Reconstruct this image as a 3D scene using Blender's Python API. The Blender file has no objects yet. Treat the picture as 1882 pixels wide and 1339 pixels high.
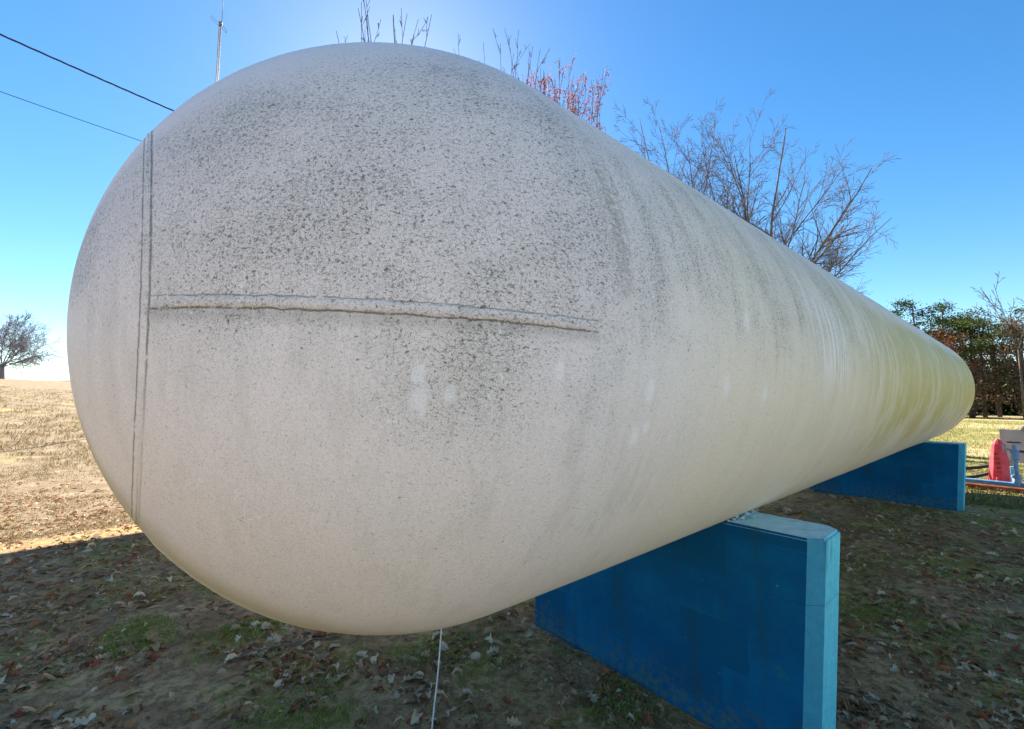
import bpy, bmesh, math, random
import numpy as np
from mathutils import Vector, Matrix, noise as mnoise

# ------------------------------------------------------------------ camera, sky, sun, exposure
SC = bpy.context.scene
COL = SC.collection
R = 1.067                      # tank radius (m)
HC = 1.814                     # camera height
rad = math.radians
cam_d = bpy.data.cameras.new('camera'); cam = bpy.data.objects.new('camera', cam_d); COL.objects.link(cam)
cam.location = (0, 0, HC); cam.rotation_euler = (rad(90 + 4.53), 0, 0)
cam_d.sensor_width = 36; cam_d.lens = 36 * 800 / 1882; cam_d.clip_start = .05; cam_d.clip_end = 6000
SC.camera = cam

SUN_AZ, SUN_EL = -15.0, 36.0   # azimuth measured from +Y towards +X
sdir = Vector((math.sin(rad(SUN_AZ)) * math.cos(rad(SUN_EL)), math.cos(rad(SUN_AZ)) * math.cos(rad(SUN_EL)), math.sin(rad(SUN_EL))))
W = bpy.data.worlds.new('World'); SC.world = W; W.use_nodes = True
wn = W.node_tree.nodes; wl = W.node_tree.links; wn.clear()
sky = wn.new('ShaderNodeTexSky'); sky.sky_type = 'NISHITA'; sky.sun_disc = False
sky.sun_elevation = rad(SUN_EL); sky.sun_rotation = rad(SUN_AZ); sky.altitude = 100
sky.air_density = 1.0; sky.dust_density = .15; sky.ozone_density = 3.0
hs = wn.new('ShaderNodeHueSaturation'); hs.inputs['Hue'].default_value = .497; hs.inputs['Saturation'].default_value = 1.28; hs.inputs['Value'].default_value = 1.0
bg = wn.new('ShaderNodeBackground'); bg.inputs['Strength'].default_value = .0525
wo = wn.new('ShaderNodeOutputWorld')
wl.new(sky.outputs[0], hs.inputs['Color']); wl.new(hs.outputs[0], bg.inputs['Color']); wl.new(bg.outputs[0], wo.inputs['Surface'])
sl = bpy.data.lights.new('sun', 'SUN'); sl.energy = 5.0; sl.angle = rad(.55); sl.color = (1, .93, .82)
so = bpy.data.objects.new('sun', sl); COL.objects.link(so)
so.rotation_euler = (-sdir).to_track_quat('-Z', 'Y').to_euler()
VS = SC.view_settings; VS.view_transform = 'Standard'; VS.look = 'None'; VS.exposure = 2.03; VS.gamma = 1
SC.cycles.max_bounces = 6; SC.cycles.diffuse_bounces = 4; SC.cycles.transparent_max_bounces = 8

# ------------------------------------------------------------------ frames and helpers
U = Vector((math.sin(rad(49.91)), math.cos(rad(49.91)), 0))      # along the tank, away from the camera
V = Vector((math.cos(rad(49.91)), -math.sin(rad(49.91)), 0))     # across the tank, towards the camera side
AX = Vector((-0.38736, 1.76542, 0.21184)) * R + Vector((0, 0, HC))  # centre of the near head
TROT = math.atan2(U.y, U.x)
AXZ = AX.z
LEN = 9.98
def tk(s, lat, z):             # tank coordinates in radii -> world (z in metres)
    p = AX + U * (s * R) + V * (lat * R); p.z = z; return p
def smooth(a, b, x):
    t = min(max((x - a) / (b - a), 0), 1); return t * t * (3 - 2 * t)
def az_pt(px, dist):           # bearing given by a picture column, at a distance on the ground
    a = math.atan((px - 941) / 800); return Vector((math.sin(a) * dist, math.cos(a) * dist, 0))
def elev_z(px, py, dist):      # height seen at a picture row at that distance
    return HC + dist * (733 - py) / math.hypot(800, px - 941)
def ray_pt(px, py, dist):      # point at a horizontal distance along the line of sight through a picture position
    a, b = (px - 941) / 800, (669.5 - py) / 800; c_, s_ = math.cos(rad(4.53)), math.sin(rad(4.53))
    d = Vector((a, c_ - s_ * b, s_ + c_ * b)); k = dist / math.hypot(d.x, d.y)
    return Vector((d.x * k, d.y * k, HC + d.z * k))
def hgt(x, y):
    d = Vector((x, y, 0)) - Vector((AX.x, AX.y, 0)); s = d.dot(U) / R
    z = .14 * smooth(3, 8, s)
    z += 5.1 * smooth(8, 88, -x)
    r = math.hypot(x, y)
    k = smooth(300, 900, r)
    z += k * 6 * mnoise.noise(Vector((x / 400, y / 400, 3)))
    if r < 60:
        z += .018 * mnoise.noise(Vector((x * 1.1, y * 1.1, 0))) + .008 * mnoise.noise(Vector((x * 4, y * 4, 5)))
        fld = smooth(8.2, 12, -(d.dot(V)))
        z += fld * .06 * mnoise.noise(Vector((x * 1.7, y * 1.7, 9)))
    return z
def tag(o, label=None, cat=None, group=None, kind=None):
    if label: o['label'] = label
    if cat: o['category'] = cat
    if group: o['group'] = group
    if kind: o['kind'] = kind
    return o
def empty(name, loc, rz=0, label=None, cat=None, group=None):
    o = bpy.data.objects.new(name, None); COL.objects.link(o); o.location = loc; o.rotation_euler = (0, 0, rz)
    o.empty_display_size = .2
    return tag(o, label, cat, group)
def mesh_obj(name, verts, faces, mat=None, parent=None, smooth_=False, cols=None):
    me = bpy.data.meshes.new(name); me.from_pydata(verts, [], faces); me.update()
    if smooth_: me.polygons.foreach_set('use_smooth', [True] * len(me.polygons))
    if cols is not None:
        at = me.color_attributes.new('tint', 'FLOAT_COLOR', 'POINT')
        arr = np.ones((len(verts), 4), np.float32); arr[:, :3] = np.asarray(cols, np.float32)
        at.data.foreach_set('color', arr.ravel())
    o = bpy.data.objects.new(name, me); COL.objects.link(o)
    if mat: me.materials.append(mat)
    if parent: o.parent = parent
    return o
class MB:
    def __init__(s): s.v = []; s.f = []
    def add(s, vs, fs):
        n = len(s.v); s.v += [tuple(q) for q in vs]; s.f += [tuple(i + n for i in f) for f in fs]
    def box(s, x0, x1, y0, y1, z0, z1):
        s.add([(x, y, z) for z in (z0, z1) for y in (y0, y1) for x in (x0, x1)],
              [(0, 2, 3, 1), (4, 5, 7, 6), (0, 1, 5, 4), (2, 6, 7, 3), (0, 4, 6, 2), (1, 3, 7, 5)])
    def tube(s, pts, rr, n=6, cap=True):
        pts = [Vector(p) for p in pts]; m = len(pts); vs = []; fs = []
        if not hasattr(rr, '__len__'): rr = [rr] * m
        ref = None
        for i, p in enumerate(pts):
            t = (pts[min(i + 1, m - 1)] - pts[max(i - 1, 0)])
            if t.length < 1e-9: t = Vector((0, 0, 1))
            t.normalize()
            if ref is None: ref = Vector((1, 0, 0)) if abs(t.x) < .8 else Vector((0, 1, 0))
            a = (ref - t * ref.dot(t)); a.normalize(); b = t.cross(a); ref = a
            for k in range(n):
                c = 2 * math.pi * k / n
                vs.append(p + a * (math.cos(c) * rr[i]) + b * (math.sin(c) * rr[i]))
        for i in range(m - 1):
            for k in range(n):
                k2 = (k + 1) % n; fs.append((i * n + k, i * n + k2, (i + 1) * n + k2, (i + 1) * n + k))
        if cap: fs.append(tuple(range(n - 1, -1, -1))); fs.append(tuple((m - 1) * n + k for k in range(n)))
        s.add(vs, fs)
    def lathe(s, prof, n=20, origin=(0, 0, 0)):      # profile of (radius, z)
        vs = []; fs = []
        for (r, z) in prof:
            for k in range(n):
                c = 2 * math.pi * k / n; vs.append((origin[0] + r * math.cos(c), origin[1] + r * math.sin(c), origin[2] + z))
        for i in range(len(prof) - 1):
            for k in range(n):
                k2 = (k + 1) % n; fs.append((i * n + k, i * n + k2, (i + 1) * n + k2, (i + 1) * n + k))
        fs.append(tuple(range(n - 1, -1, -1))); fs.append(tuple((len(prof) - 1) * n + k for k in range(n)))
        s.add(vs, fs)
    def build(s, name, mat, parent=None, smooth_=False, bevel=0):
        o = mesh_obj(name, s.v, s.f, mat, parent, smooth_)
        if bevel:
            b = o.modifiers.new('b', 'BEVEL'); b.width = bevel; b.segments = 2; b.limit_method = 'ANGLE'
        return o

# ---- node helper
class NT:
    def __init__(s, name):
        s.m = bpy.data.materials.new(name); s.m.use_nodes = True; s.t = s.m.node_tree; s.t.nodes.clear()
        s.out = s.t.nodes.new('ShaderNodeOutputMaterial')
    def node(s, typ, props=None, **ins):
        n = s.t.nodes.new(typ)
        for k, v in (props or {}).items(): setattr(n, k, v)
        for k, v in ins.items(): s.put(n.inputs[k], v)
        return n
    def put(s, sock, v):
        if isinstance(v, bpy.types.NodeSocket): s.t.links.new(v, sock)
        elif isinstance(v, bpy.types.Node): s.t.links.new(v.outputs[0], sock)
        else: sock.default_value = v
    def math(s, op, a, b=0.0, c=None, clamp=False):
        n = s.t.nodes.new('ShaderNodeMath'); n.operation = op; n.use_clamp = clamp
        s.put(n.inputs[0], a); s.put(n.inputs[1], b)
        if c is not None: s.put(n.inputs[2], c)
        return n.outputs[0]
    def mul(s, a, b): return s.math('MULTIPLY', a, b)
    def addm(s, a, b, clamp=False): return s.math('ADD', a, b, clamp=clamp)
    def ramp(s, v, a, b, lo=0.0, hi=1.0):
        n = s.t.nodes.new('ShaderNodeMapRange'); n.interpolation_type = 'SMOOTHSTEP'
        s.put(n.inputs[0], v)
        if a > b: a, b, lo, hi = b, a, hi, lo
        n.inputs[1].default_value = a; n.inputs[2].default_value = b; n.inputs[3].default_value = lo; n.inputs[4].default_value = hi
        return n.outputs[0]
    def ramp2(s, v, a, b):     # variable threshold, linear 0..1
        n = s.t.nodes.new('ShaderNodeMapRange'); n.clamp = True
        s.put(n.inputs[0], v); s.put(n.inputs[1], a); s.put(n.inputs[2], b); return n.outputs[0]
    def noise(s, vec, scale, detail=3.0, rough=.55, dist=0.0, out=0):
        n = s.t.nodes.new('ShaderNodeTexNoise')
        if vec is not None: s.put(n.inputs['Vector'], vec)
        n.inputs['Scale'].default_value = scale; n.inputs['Detail'].default_value = detail
        n.inputs['Roughness'].default_value = rough; n.inputs['Distortion'].default_value = dist
        return n.outputs[out]
    def mix(s, f, a, b, mode='MIX'):
        n = s.t.nodes.new('ShaderNodeMix'); n.data_type = 'RGBA'; n.blend_type = mode
        s.put(n.inputs[0], f)
        for i, c in ((6, a), (7, b)):
            if isinstance(c, tuple): n.inputs[i].default_value = (c[0], c[1], c[2], 1)
            else: s.put(n.inputs[i], c)
        return n.outputs[2]
    def comb(s, x, y, z):
        n = s.t.nodes.new('ShaderNodeCombineXYZ'); s.put(n.inputs[0], x); s.put(n.inputs[1], y); s.put(n.inputs[2], z); return n.outputs[0]
    def obj(s): return s.t.nodes.new('ShaderNodeTexCoord').outputs['Object']
    def sep(s, v):
        n = s.t.nodes.new('ShaderNodeSeparateXYZ'); s.put(n.inputs[0], v); return n.outputs
    def bsdf(s, color, rough=.7, spec=.3, metal=0.0, bump=None, bstr=.2, bdist=.01, trans=None):
        p = s.t.nodes.new('ShaderNodeBsdfPrincipled')
        if isinstance(color, tuple): p.inputs['Base Color'].default_value = (*color, 1)
        else: s.put(p.inputs['Base Color'], color)
        s.put(p.inputs['Roughness'], rough); p.inputs['Specular IOR Level'].default_value = spec; p.inputs['Metallic'].default_value = metal
        if bump is not None:
            b = s.t.nodes.new('ShaderNodeBump'); b.inputs['Strength'].default_value = bstr; b.inputs['Distance'].default_value = bdist
            s.put(b.inputs['Height'], bump); s.put(p.inputs['Normal'], b)
        res = p.outputs[0]
        if trans:
            tr = s.t.nodes.new('ShaderNodeBsdfTranslucent'); s.put(tr.inputs[0], color if not isinstance(color, tuple) else (*color, 1))
            mx = s.t.nodes.new('ShaderNodeMixShader'); mx.inputs[0].default_value = trans
            s.put(mx.inputs[1], res); s.put(mx.inputs[2], tr); res = mx.outputs[0]
        s.t.links.new(res, s.out.inputs[0]); return s.m
def simple(name, col, rough=.6, spec=.3, metal=0.0, var=.25, scale=8.0, bstr=.15):
    t = NT(name); P = t.obj(); n = t.noise(P, scale, 5, .6)
    c = t.mix(t.ramp(n, .35, .7), tuple(x * (1 - var) for x in col), tuple(min(x * (1 + var), .95) for x in col))
    return t.bsdf(c, rough, spec, metal, n, bstr, .01)
def tinted(name, rough=.8, spec=.15, trans=None):
    t = NT(name); a = t.node('ShaderNodeVertexColor', {'layer_name': 'tint'})
    return t.bsdf(a.outputs[0], rough, spec, trans=trans)

# ------------------------------------------------------------------ materials
SEAM_PHI = -3.0
PATCH = [(-.455, -10.9, .035), (-.45, -13.9, .045), (-.398, -12.8, .03), (-.182, -8.9, .033), (.138, -11.2, .05), (.104, -17.7, .04), (.151, -16.5, .034), (.56, -9.9, .06), (.875, -11.3, .05), (.699, 2.8, .06)]
def tank_material():
    t = NT('weathered_white_paint'); P = t.obj(); x, y, z = t.sep(P)
    s = t.mul(x, 1 / R)
    phi = t.mul(t.math('ARCTAN2', z, t.mul(y, -1)), 180 / math.pi)     # degrees, 0 = facing the near side, 90 = top
    warp = t.noise(P, 1.3, 4, .6)
    warp2 = t.noise(P, 3.5, 5, .65)
    phiw = t.addm(phi, t.addm(t.mul(t.addm(warp, -.5), 40), t.mul(t.addm(warp2, -.5), 24)))
    # bands of mildew round the shell: thickest over the shoulder, thinner below and at the very top
    philow = t.addm(phiw, t.addm(t.mul(t.ramp(s, -.70, -.25), 9), t.mul(t.ramp(s, -.15, .35), -13)))
    band = t.mul(t.ramp(philow, -18, 10, .20, 1), t.ramp(phiw, 33, 50, 1, .12))
    patchy = t.ramp(warp2, .36, .60)
    # run marks: noise stretched round the girth
    sv = t.comb(t.mul(s, 9), t.mul(phi, .018), 0.0)
    runs = t.noise(sv, 1.0, 5, .65)
    runs2 = t.noise(t.comb(t.mul(s, 30), t.mul(phi, .03), 3.0), 1.0, 4, .6)
    oncyl = t.ramp(s, -.12, .05)
    dens = t.mul(band, t.addm(.74, t.mul(patchy, .26)))
    dens = t.mul(dens, t.addm(1.0, t.mul(oncyl, t.addm(t.mul(t.ramp(runs, .36, .62), .45), -.38))))
    dens = t.mul(dens, t.ramp(s, 1.6, 4.2, 1, .45))
    # hook-shaped mildew flecks, lying mostly along the tank
    Pf = t.comb(t.mul(x, .62), y, z)
    f1 = t.noise(Pf, 190, 3, .65, .8)
    f2 = t.noise(Pf, 84, 4, .7, .7)
    f3 = t.noise(P, 420, 2, .6)
    th1 = t.addm(.672, t.mul(dens, -.150))
    fl1 = t.ramp2(f1, th1, t.addm(th1, .10))
    th2 = t.addm(.765, t.mul(dens, -.160))
    fl2 = t.ramp2(f2, th2, t.addm(th2, .07))
    th3 = t.addm(.60, t.mul(dens, -.12))
    fl3 = t.mul(t.ramp2(f3, th3, t.addm(th3, .14)), .55)
    base = t.mix(t.ramp(warp, .35, .65), (.92, .825, .79), (.905, .815, .765))
    base = t.mix(t.mul(t.ramp(t.noise(P, 7, 3, .7), .42, .68), .22), base, (.70, .67, .64))
    drip = t.noise(t.comb(t.mul(x, 16), t.mul(y, 9), t.mul(z, 1.1)), 1.0, 4, .62)
    base = t.mix(t.mul(t.mul(t.ramp(drip, .50, .68), t.ramp(phiw, 10, -12)), .42), base, (.60, .55, .48))
    # warm cream tone lower on the shell
    base = t.mix(t.mul(t.ramp(phiw, -10, -44), .5), base, (.885, .775, .655))
    base = t.mix(t.mul(t.mul(oncyl, t.ramp(s, -.05, .8)), .75), base, (.92, .80, .58))
    # film of grime under the flecks
    base = t.mix(t.mul(dens, .28), base, (.55, .52, .46))
    base = t.mix(t.mul(t.mul(t.mul(oncyl, band), t.ramp(runs, .5, .72)), .22), base, (.50, .45, .30))
    base = t.mix(t.mul(t.mul(t.ramp(s, -.35, 0), t.ramp(runs2, .5, .72)), t.ramp(s, .6, 2.5, .16, .05)), base, (.86, .84, .83))
    # green algae towards the far end and on the belly
    gal = t.mul(t.ramp(s, .5, 4.5), t.mul(t.ramp(phiw, -50, -6, .12, 1), t.ramp(phi, 20, 33, 1, .0)))
    gal = t.mul(gal, t.addm(t.ramp(s, 1.2, 5, .35, .70), t.mul(t.ramp(t.addm(t.mul(runs, .5), t.mul(warp2, .5)), .42, .56), t.ramp(s, 1.2, 5, .55, .32))))
    gal = t.mul(gal, t.ramp(warp, .35, .6, .75, 1))
    base = t.mix(t.math('MINIMUM', t.mul(gal, 1.15), .93), base, (.56, .46, .10))
    belly = t.mul(t.ramp(t.addm(phi, t.mul(t.addm(warp2, -.5), 16)), -52, -70), .7)
    base = t.mix(belly, base, (.45, .38, .15))
    # dark edges along the weld beads
    wob = t.mul(t.addm(t.noise(P, 26, 4, .7), -.5), .012)
    along = t.ramp(t.noise(P, 34, 3, .7), .30, .48)
    bead = t.mul(t.math('SUBTRACT', z, t.mul(y, 0.0)), 1.0)
    # distance of the surface point from the seam's meridian plane (metres)
    pn = t.addm(t.mul(z, math.cos(rad(SEAM_PHI))), t.mul(y, math.sin(rad(SEAM_PHI))))
    pn = t.addm(pn, wob)
    inm = t.mul(t.ramp(s, -.855, -.835), t.ramp(s, -.07, -.09))
    e1 = t.mul(t.ramp(t.math('ABSOLUTE', t.addm(pn, .0135)), .0006, .0042, 1, 0), t.ramp(along, 0, 1, .5, 1))
    e2 = t.mul(t.ramp(t.math('ABSOLUTE', t.addm(pn, -.0125)), .0003, .0026, 1, 0), t.ramp(along, 0, 1, .15, .75))
    halo = t.mul(t.ramp(t.math('ABSOLUTE', t.addm(pn, .022)), .0, .03, 1, 0), .30)
    seam = t.mul(t.math('MAXIMUM', t.math('MAXIMUM', e1, e2), halo), inm)
    xs = t.addm(t.addm(x, t.mul(wob, .35)), t.addm(t.mul(t.math('MAXIMUM', z, 0.0), .038), t.mul(t.math('MINIMUM', z, 0.0), .014)))
    c1 = t.mul(t.ramp(t.math('ABSOLUTE', t.addm(xs, .8565 * R)), .0003, .0019, 1, 0), t.ramp(along, 0, 1, .12, .85))
    c2 = t.mul(t.mul(t.ramp(t.math('ABSOLUTE', t.addm(xs, .8435 * R)), .0004, .0032, 1, 0), t.ramp(along, 0, 1, .15, .9)), t.ramp(phi, -30, -10, .35, 1))
    seam = t.math('MAXIMUM', seam, t.math('MAXIMUM', c1, c2))
    flecks = t.math('MAXIMUM', t.math('MAXIMUM', fl1, fl2), fl3)
    grain = t.mul(t.addm(t.ramp(f1, .42, .62, 0, .6), t.ramp(f3, .38, .66, 0, .5)), t.addm(.30, t.mul(dens, .18)))
    base = t.mix(grain, base, t.mix(oncyl, (.50, .46, .42), (.56, .50, .37)))
    # heavy weeping stain beside the head joint
    ss = t.addm(s, t.mul(t.addm(runs2, -.5), .10))
    weep = t.mul(t.mul(t.ramp(t.math('ABSOLUTE', t.addm(ss, -.015)), .012, .055, 1, 0), t.ramp(phiw, -8, 8)), t.ramp(phiw, 16, 34, 1, .15))
    weep = t.mul(weep, t.ramp(f2, .36, .56))
    base = t.mix(t.mul(weep, .55), base, (.26, .24, .17))
    col = t.mix(t.mul(flecks, .90), base, (.105, .09, .06))
    col = t.mix(t.mul(seam, .85), col, (.10, .085, .045))
    # scraped spots where bare white shows
    acc = None
    for (ps, pp, pr) in PATCH:
        c = Vector((ps * R, -math.cos(rad(pp)) * R, math.sin(rad(pp)) * R))
        if ps < 0:
            k = math.sqrt(1 - ps * ps); c.y *= k; c.z *= k
        vm = t.node('ShaderNodeVectorMath', {'operation': 'SUBTRACT'}); t.put(vm.inputs[0], P); vm.inputs[1].default_value = c
        dx, dy, dz = t.sep(vm.outputs[0])
        d = t.math('SQRT', t.addm(t.addm(t.math('POWER', t.mul(dx, 1.7), 2.0), t.math('POWER', dz, 2.0)), t.math('POWER', dy, 2.0)))
        b = t.ramp(d, pr * .3, pr * 1.15, 1, 0)
        acc = b if acc is None else t.math('MAXIMUM', acc, b)
    scr = t.mul(t.ramp2(t.addm(acc, t.addm(t.mul(t.addm(f2, -.5), 2.6), t.mul(t.addm(f1, -.5), 2.2))), .40, 1.0), t.mul(t.ramp(acc, .02, .2), .62))
    # pale hair-line trails
    q = t.noise(t.comb(t.mul(x, 1.0), t.mul(y, .5), t.mul(z, .5)), 9, 3, .55, .5)
    hair = t.mul(t.ramp(t.math('ABSOLUTE', t.addm(q, -.5)), .0008, .0045, 1, 0), t.mul(t.ramp(warp2, .52, .62), t.ramp(f2, .42, .5)))
    q2 = t.noise(P, 34, 2, .5, 1.2)
    hair2 = t.mul(t.ramp(t.math('ABSOLUTE', t.addm(q2, -.5)), .002, .011, 1, 0), t.ramp(warp2, .55, .66))
    pale = t.math('MAXIMUM', scr, t.mul(t.math('MAXIMUM', hair, t.mul(hair2, .6)), .7))
    pale = t.mul(pale, t.ramp(phi, 28, 38, 1, 0))
    for (rs, rw, p0, p1) in ((2.53, .010, -34, 16), (5.06, .020, -34, 14), (7.7, .036, -2, 30), (2.72, .010, -10, 0)):
        ln = t.mul(t.ramp(t.math('ABSOLUTE', t.addm(s, -rs)), rw * .35, rw, 1, 0), t.mul(t.ramp(phi, p0, p0 + 4), t.ramp(phi, p1 - 5, p1, 1, 0)))
        pale = t.math('MAXIMUM', pale, t.mul(ln, t.ramp(warp2, .38, .52, .25, .8)))
    wash = t.mul(t.mul(t.ramp(t.math('ABSOLUTE', t.addm(ss, -1.75)), .12, .42, 1, 0), t.ramp(t.math('ABSOLUTE', t.addm(phiw, -6)), 8, 18, 1, 0)), t.ramp(runs2, .42, .62))
    pale = t.math('MAXIMUM', pale, t.mul(wash, .7))
    col = t.mix(t.mul(pale, .85), col, (.94, .93, .92))
    b = t.addm(t.mul(f3, .4), t.mul(f2, .6))
    return t.bsdf(col, .58, .3, 0, b, .22, .006)
M = {}
M['tank'] = tank_material()
def blue_material():
    t = NT('blue_paint_lit_faces'); P = t.obj(); x, y, z = t.sep(P)
    n = t.noise(P, 3.0, 5, .6); n2 = t.noise(P, 22, 5, .7)
    g = t.node('ShaderNodeNewGeometry')
    c = t.mix(t.ramp(n, .35, .65), (.0006, .098, .235), (.001, .135, .295))
    # rolled-on patches of a second coat
    wy = t.addm(y, t.mul(t.addm(n2, -.5), .03)); wz = t.addm(z, t.mul(t.addm(n2, -.5), .03))
    row = t.math('FLOOR', t.mul(wz, 4.2))
    cell = t.comb(t.math('FLOOR', t.addm(t.mul(wy, 2.6), t.mul(row, .37))), row, 0.0)
    wnz = t.node('ShaderNodeTexWhiteNoise', {'noise_dimensions': '3D'}); t.put(wnz.inputs['Vector'], cell)
    c = t.mix(t.mul(t.ramp(wnz.outputs['Value'], .66, .70), t.ramp(n, .3, .6, .05, .45)), c, (.0008, .06, .14))
    c = t.mix(t.mul(t.ramp(t.noise(P, 5.5, 4, .6), .50, .66), .35), c, (.001, .075, .17))
    # top and outer end paler by face direction: fade plus brighter light painted in
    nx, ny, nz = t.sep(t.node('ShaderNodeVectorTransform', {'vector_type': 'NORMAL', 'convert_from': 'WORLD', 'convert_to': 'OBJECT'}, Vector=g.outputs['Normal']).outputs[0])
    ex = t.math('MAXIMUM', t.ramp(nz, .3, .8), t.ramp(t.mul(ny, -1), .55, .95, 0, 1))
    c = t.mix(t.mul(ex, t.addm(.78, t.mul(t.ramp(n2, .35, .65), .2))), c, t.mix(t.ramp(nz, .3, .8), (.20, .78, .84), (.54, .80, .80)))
    # moss and splash dirt near the ground
    foot = t.mul(t.ramp(t.addm(z, t.mul(t.addm(n, -.5), .5)), .42, .02), t.ramp(n2, .42, .6))
    c = t.mix(t.mul(foot, .75), c, (.12, .17, .06))
    spots = t.mul(t.ramp(t.noise(P, 8, 3, .6), .66, .72), t.ramp(z, .8, .3))
    c = t.mix(t.mul(spots, .7), c, (.05, .20, .04))
    strk = t.mul(t.ramp(t.noise(t.comb(t.mul(x, 9), t.mul(y, 9), t.mul(z, 1.2)), 1.0, 4, .6), .54, .68), .35)
    c = t.mix(strk, c, (.02, .075, .085))
    chips = t.ramp(t.noise(P, 55, 2, .5), .77, .79)
    c = t.mix(t.mul(chips, .8), c, (.55, .6, .62))
    # faint board joints left by the formwork
    jz = t.math('ABSOLUTE', t.addm(t.math('FRACT', t.mul(z, 1 / .235)), -.5))
    joint = t.mul(t.ramp(jz, .485, .5), t.ramp(t.noise(P, 1.6, 2), .52, .60))
    c = t.mix(t.mul(joint, .10), c, (.10, .30, .42))
    h = t.addm(t.mul(n2, .5), t.addm(t.mul(joint, .8), t.mul(t.noise(P, 70, 3, .6), .5)))
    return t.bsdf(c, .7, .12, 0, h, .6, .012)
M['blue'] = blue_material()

def ground_material():
    t = NT('soil_grass_ground'); P = t.obj()
    mp = t.node('ShaderNodeMapping', {'vector_type': 'POINT'}, Vector=P)
    # into tank axes (metres): X along, Y away from the camera side
    mp.vector_type = 'TEXTURE'; mp.inputs['Location'].default_value = (AX.x, AX.y, 0); mp.inputs['Rotation'].default_value = (0, 0, TROT)
    xa, ya, za = t.sep(mp.outputs[0])
    n1 = t.noise(P, .55, 5, .6); n2 = t.noise(P, 2.3, 6, .65); n3 = t.noise(P, 14, 6, .7); n4 = t.noise(P, 70, 4, .7)
    soil = t.mix(t.ramp(n2, .36, .64), (.40, .225, .105), (.74, .45, .22))
    soil = t.mix(t.mul(t.ramp(n3, .44, .60), .62), soil, (.17, .09, .04))
    soil = t.mix(t.mul(t.ramp(n4, .58, .68), .6), soil, (.68, .46, .28))
    moss = t.mul(t.ramp(t.noise(P, 1.15, 5, .62), .49, .58), t.ramp(n3, .34, .54))
    soil = t.mix(t.mul(moss, .62), soil, t.mix(n4, (.19, .19, .022), (.34, .295, .045)))
    # dormant field beyond the pad, greener lawn to the right
    yw = t.addm(ya, t.mul(t.addm(n1, -.5), 3.0))
    fld = t.math('MAXIMUM', t.ramp(yw, 5.4, 7.4), t.math('MAXIMUM', t.ramp(yw, -3.4, -5.2), t.ramp(t.addm(xa, t.mul(t.addm(n1, -.5), 3.0)), -4.5, -6.5)))
    straw = t.mix(t.ramp(n2, .36, .64), (.20, .14, .08), (.32, .25, .155))
    straw = t.mix(t.mul(t.ramp(n3, .47, .60), .75), straw, (.13, .085, .05))
    straw = t.mix(t.mul(t.ramp(t.noise(P, .28, 4, .6), .58, .68), .6), straw, (.33, .31, .08))
    col = t.mix(fld, soil, straw)
    bounce_gravel = t.mix(t.ramp(n4, .35, .65), (.46, .42, .36), (.62, .57, .49))  # pale ground added out of view behind the camera to bounce light
    col = t.mix(t.mul(t.ramp(yw, -4.2, -5.6), t.ramp(yw, -19, -17)), col, bounce_gravel)
    xw = t.addm(xa, t.mul(t.addm(n1, -.5), 3.0))
    lawn = t.mix(t.ramp(n2, .38, .62), (.17, .18, .04), (.30, .25, .10))
    lawn = t.mix(t.mul(t.ramp(n3, .5, .66), .7), lawn, (.17, .11, .065))
    lawn = t.mix(t.ramp(t.noise(P, .12, 3, .5), .48, .56), lawn, (.40, .32, .16))
    col = t.mix(t.mul(t.ramp(xw, 8.8, 11.0), t.addm(1.0, t.mul(t.ramp(xa, 0, 8), 0.0))), col, lawn)
    rim = t.mul(t.ramp(xa, 56, 60), t.ramp(t.noise(P, .9, 3), .3, .5))
    col = t.mix(t.mul(rim, .8), col, (.30, .22, .15))
    h = t.addm(t.mul(n3, .6), t.addm(t.mul(n4, .25), t.mul(n2, .6)))
    return t.bsdf(col, .95, .1, 0, h, 1.0, .05)
M['ground'] = ground_material()
M['litter'] = tinted('dry_leaf_litter', .75, .25, .12)
M['grass'] = tinted('grass_blades', .8, .15, .25)
M['needles'] = tinted('tree_leaves', .8, .12, .22)
def bark(name, a, b):
    t = NT(name); P = t.obj(); mp = t.node('ShaderNodeMapping', None, Vector=P); mp.inputs['Scale'].default_value = (1, 1, .25)
    n = t.noise(mp.outputs[0], 9, 5, .7)
    return t.bsdf(t.mix(t.ramp(n, .35, .65), a, b), .9, .1, 0, n, .6, .03)
M['bark'] = bark('grey_bark', (.10, .085, .085), (.20, .175, .17))
M['hazebark'] = bark('far_hazed_bark', (.20, .17, .18), (.30, .27, .28))  # distance haze on the far oak put into its bark colour
M['twig'] = bark('twig_bark', (.09, .075, .078), (.16, .14, .14))
M['pinebark'] = bark('pine_bark', (.06, .045, .038), (.15, .115, .095))
M['galv'] = simple('galvanised_steel', (.45, .46, .48), .45, .5, .6)
M['alu'] = simple('dull_aluminium', (.20, .21, .24), .6, .3, .0)
M['cable'] = simple('black_cable', (.018, .018, .024), .5, .4)
M['rust'] = simple('rusty_pipe_paint', (.28, .065, .03), .65, .3, 0, .35, 14)
M['pipeblue'] = simple('blue_pipe_paint', (.10, .24, .42), .5, .4, 0, .2, 14)
M['valve'] = simple('valve_paint', (.22, .36, .55), .45, .45, 0, .2, 18)
M['bracket'] = simple('light_blue_paint', (.15, .45, .68), .55, .3)
M['redplastic'] = None
M['panel'] = simple('grey_sheet_metal', (.40, .39, .37), .55, .4, .2, .12, 5)
M['wheel'] = simple('dark_handwheel_paint', (.06, .06, .07), .5, .4)
M['concrete'] = simple('bare_concrete', (.33, .31, .28), .9, .2, 0, .2, 10)
M['rod'] = simple('white_cord', (.78, .78, .76), .6, .3, 0, .08, 30)
M['flake'] = simple('white_paint_chips', (.74, .74, .70), .7, .2, 0, .12, 60)
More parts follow.
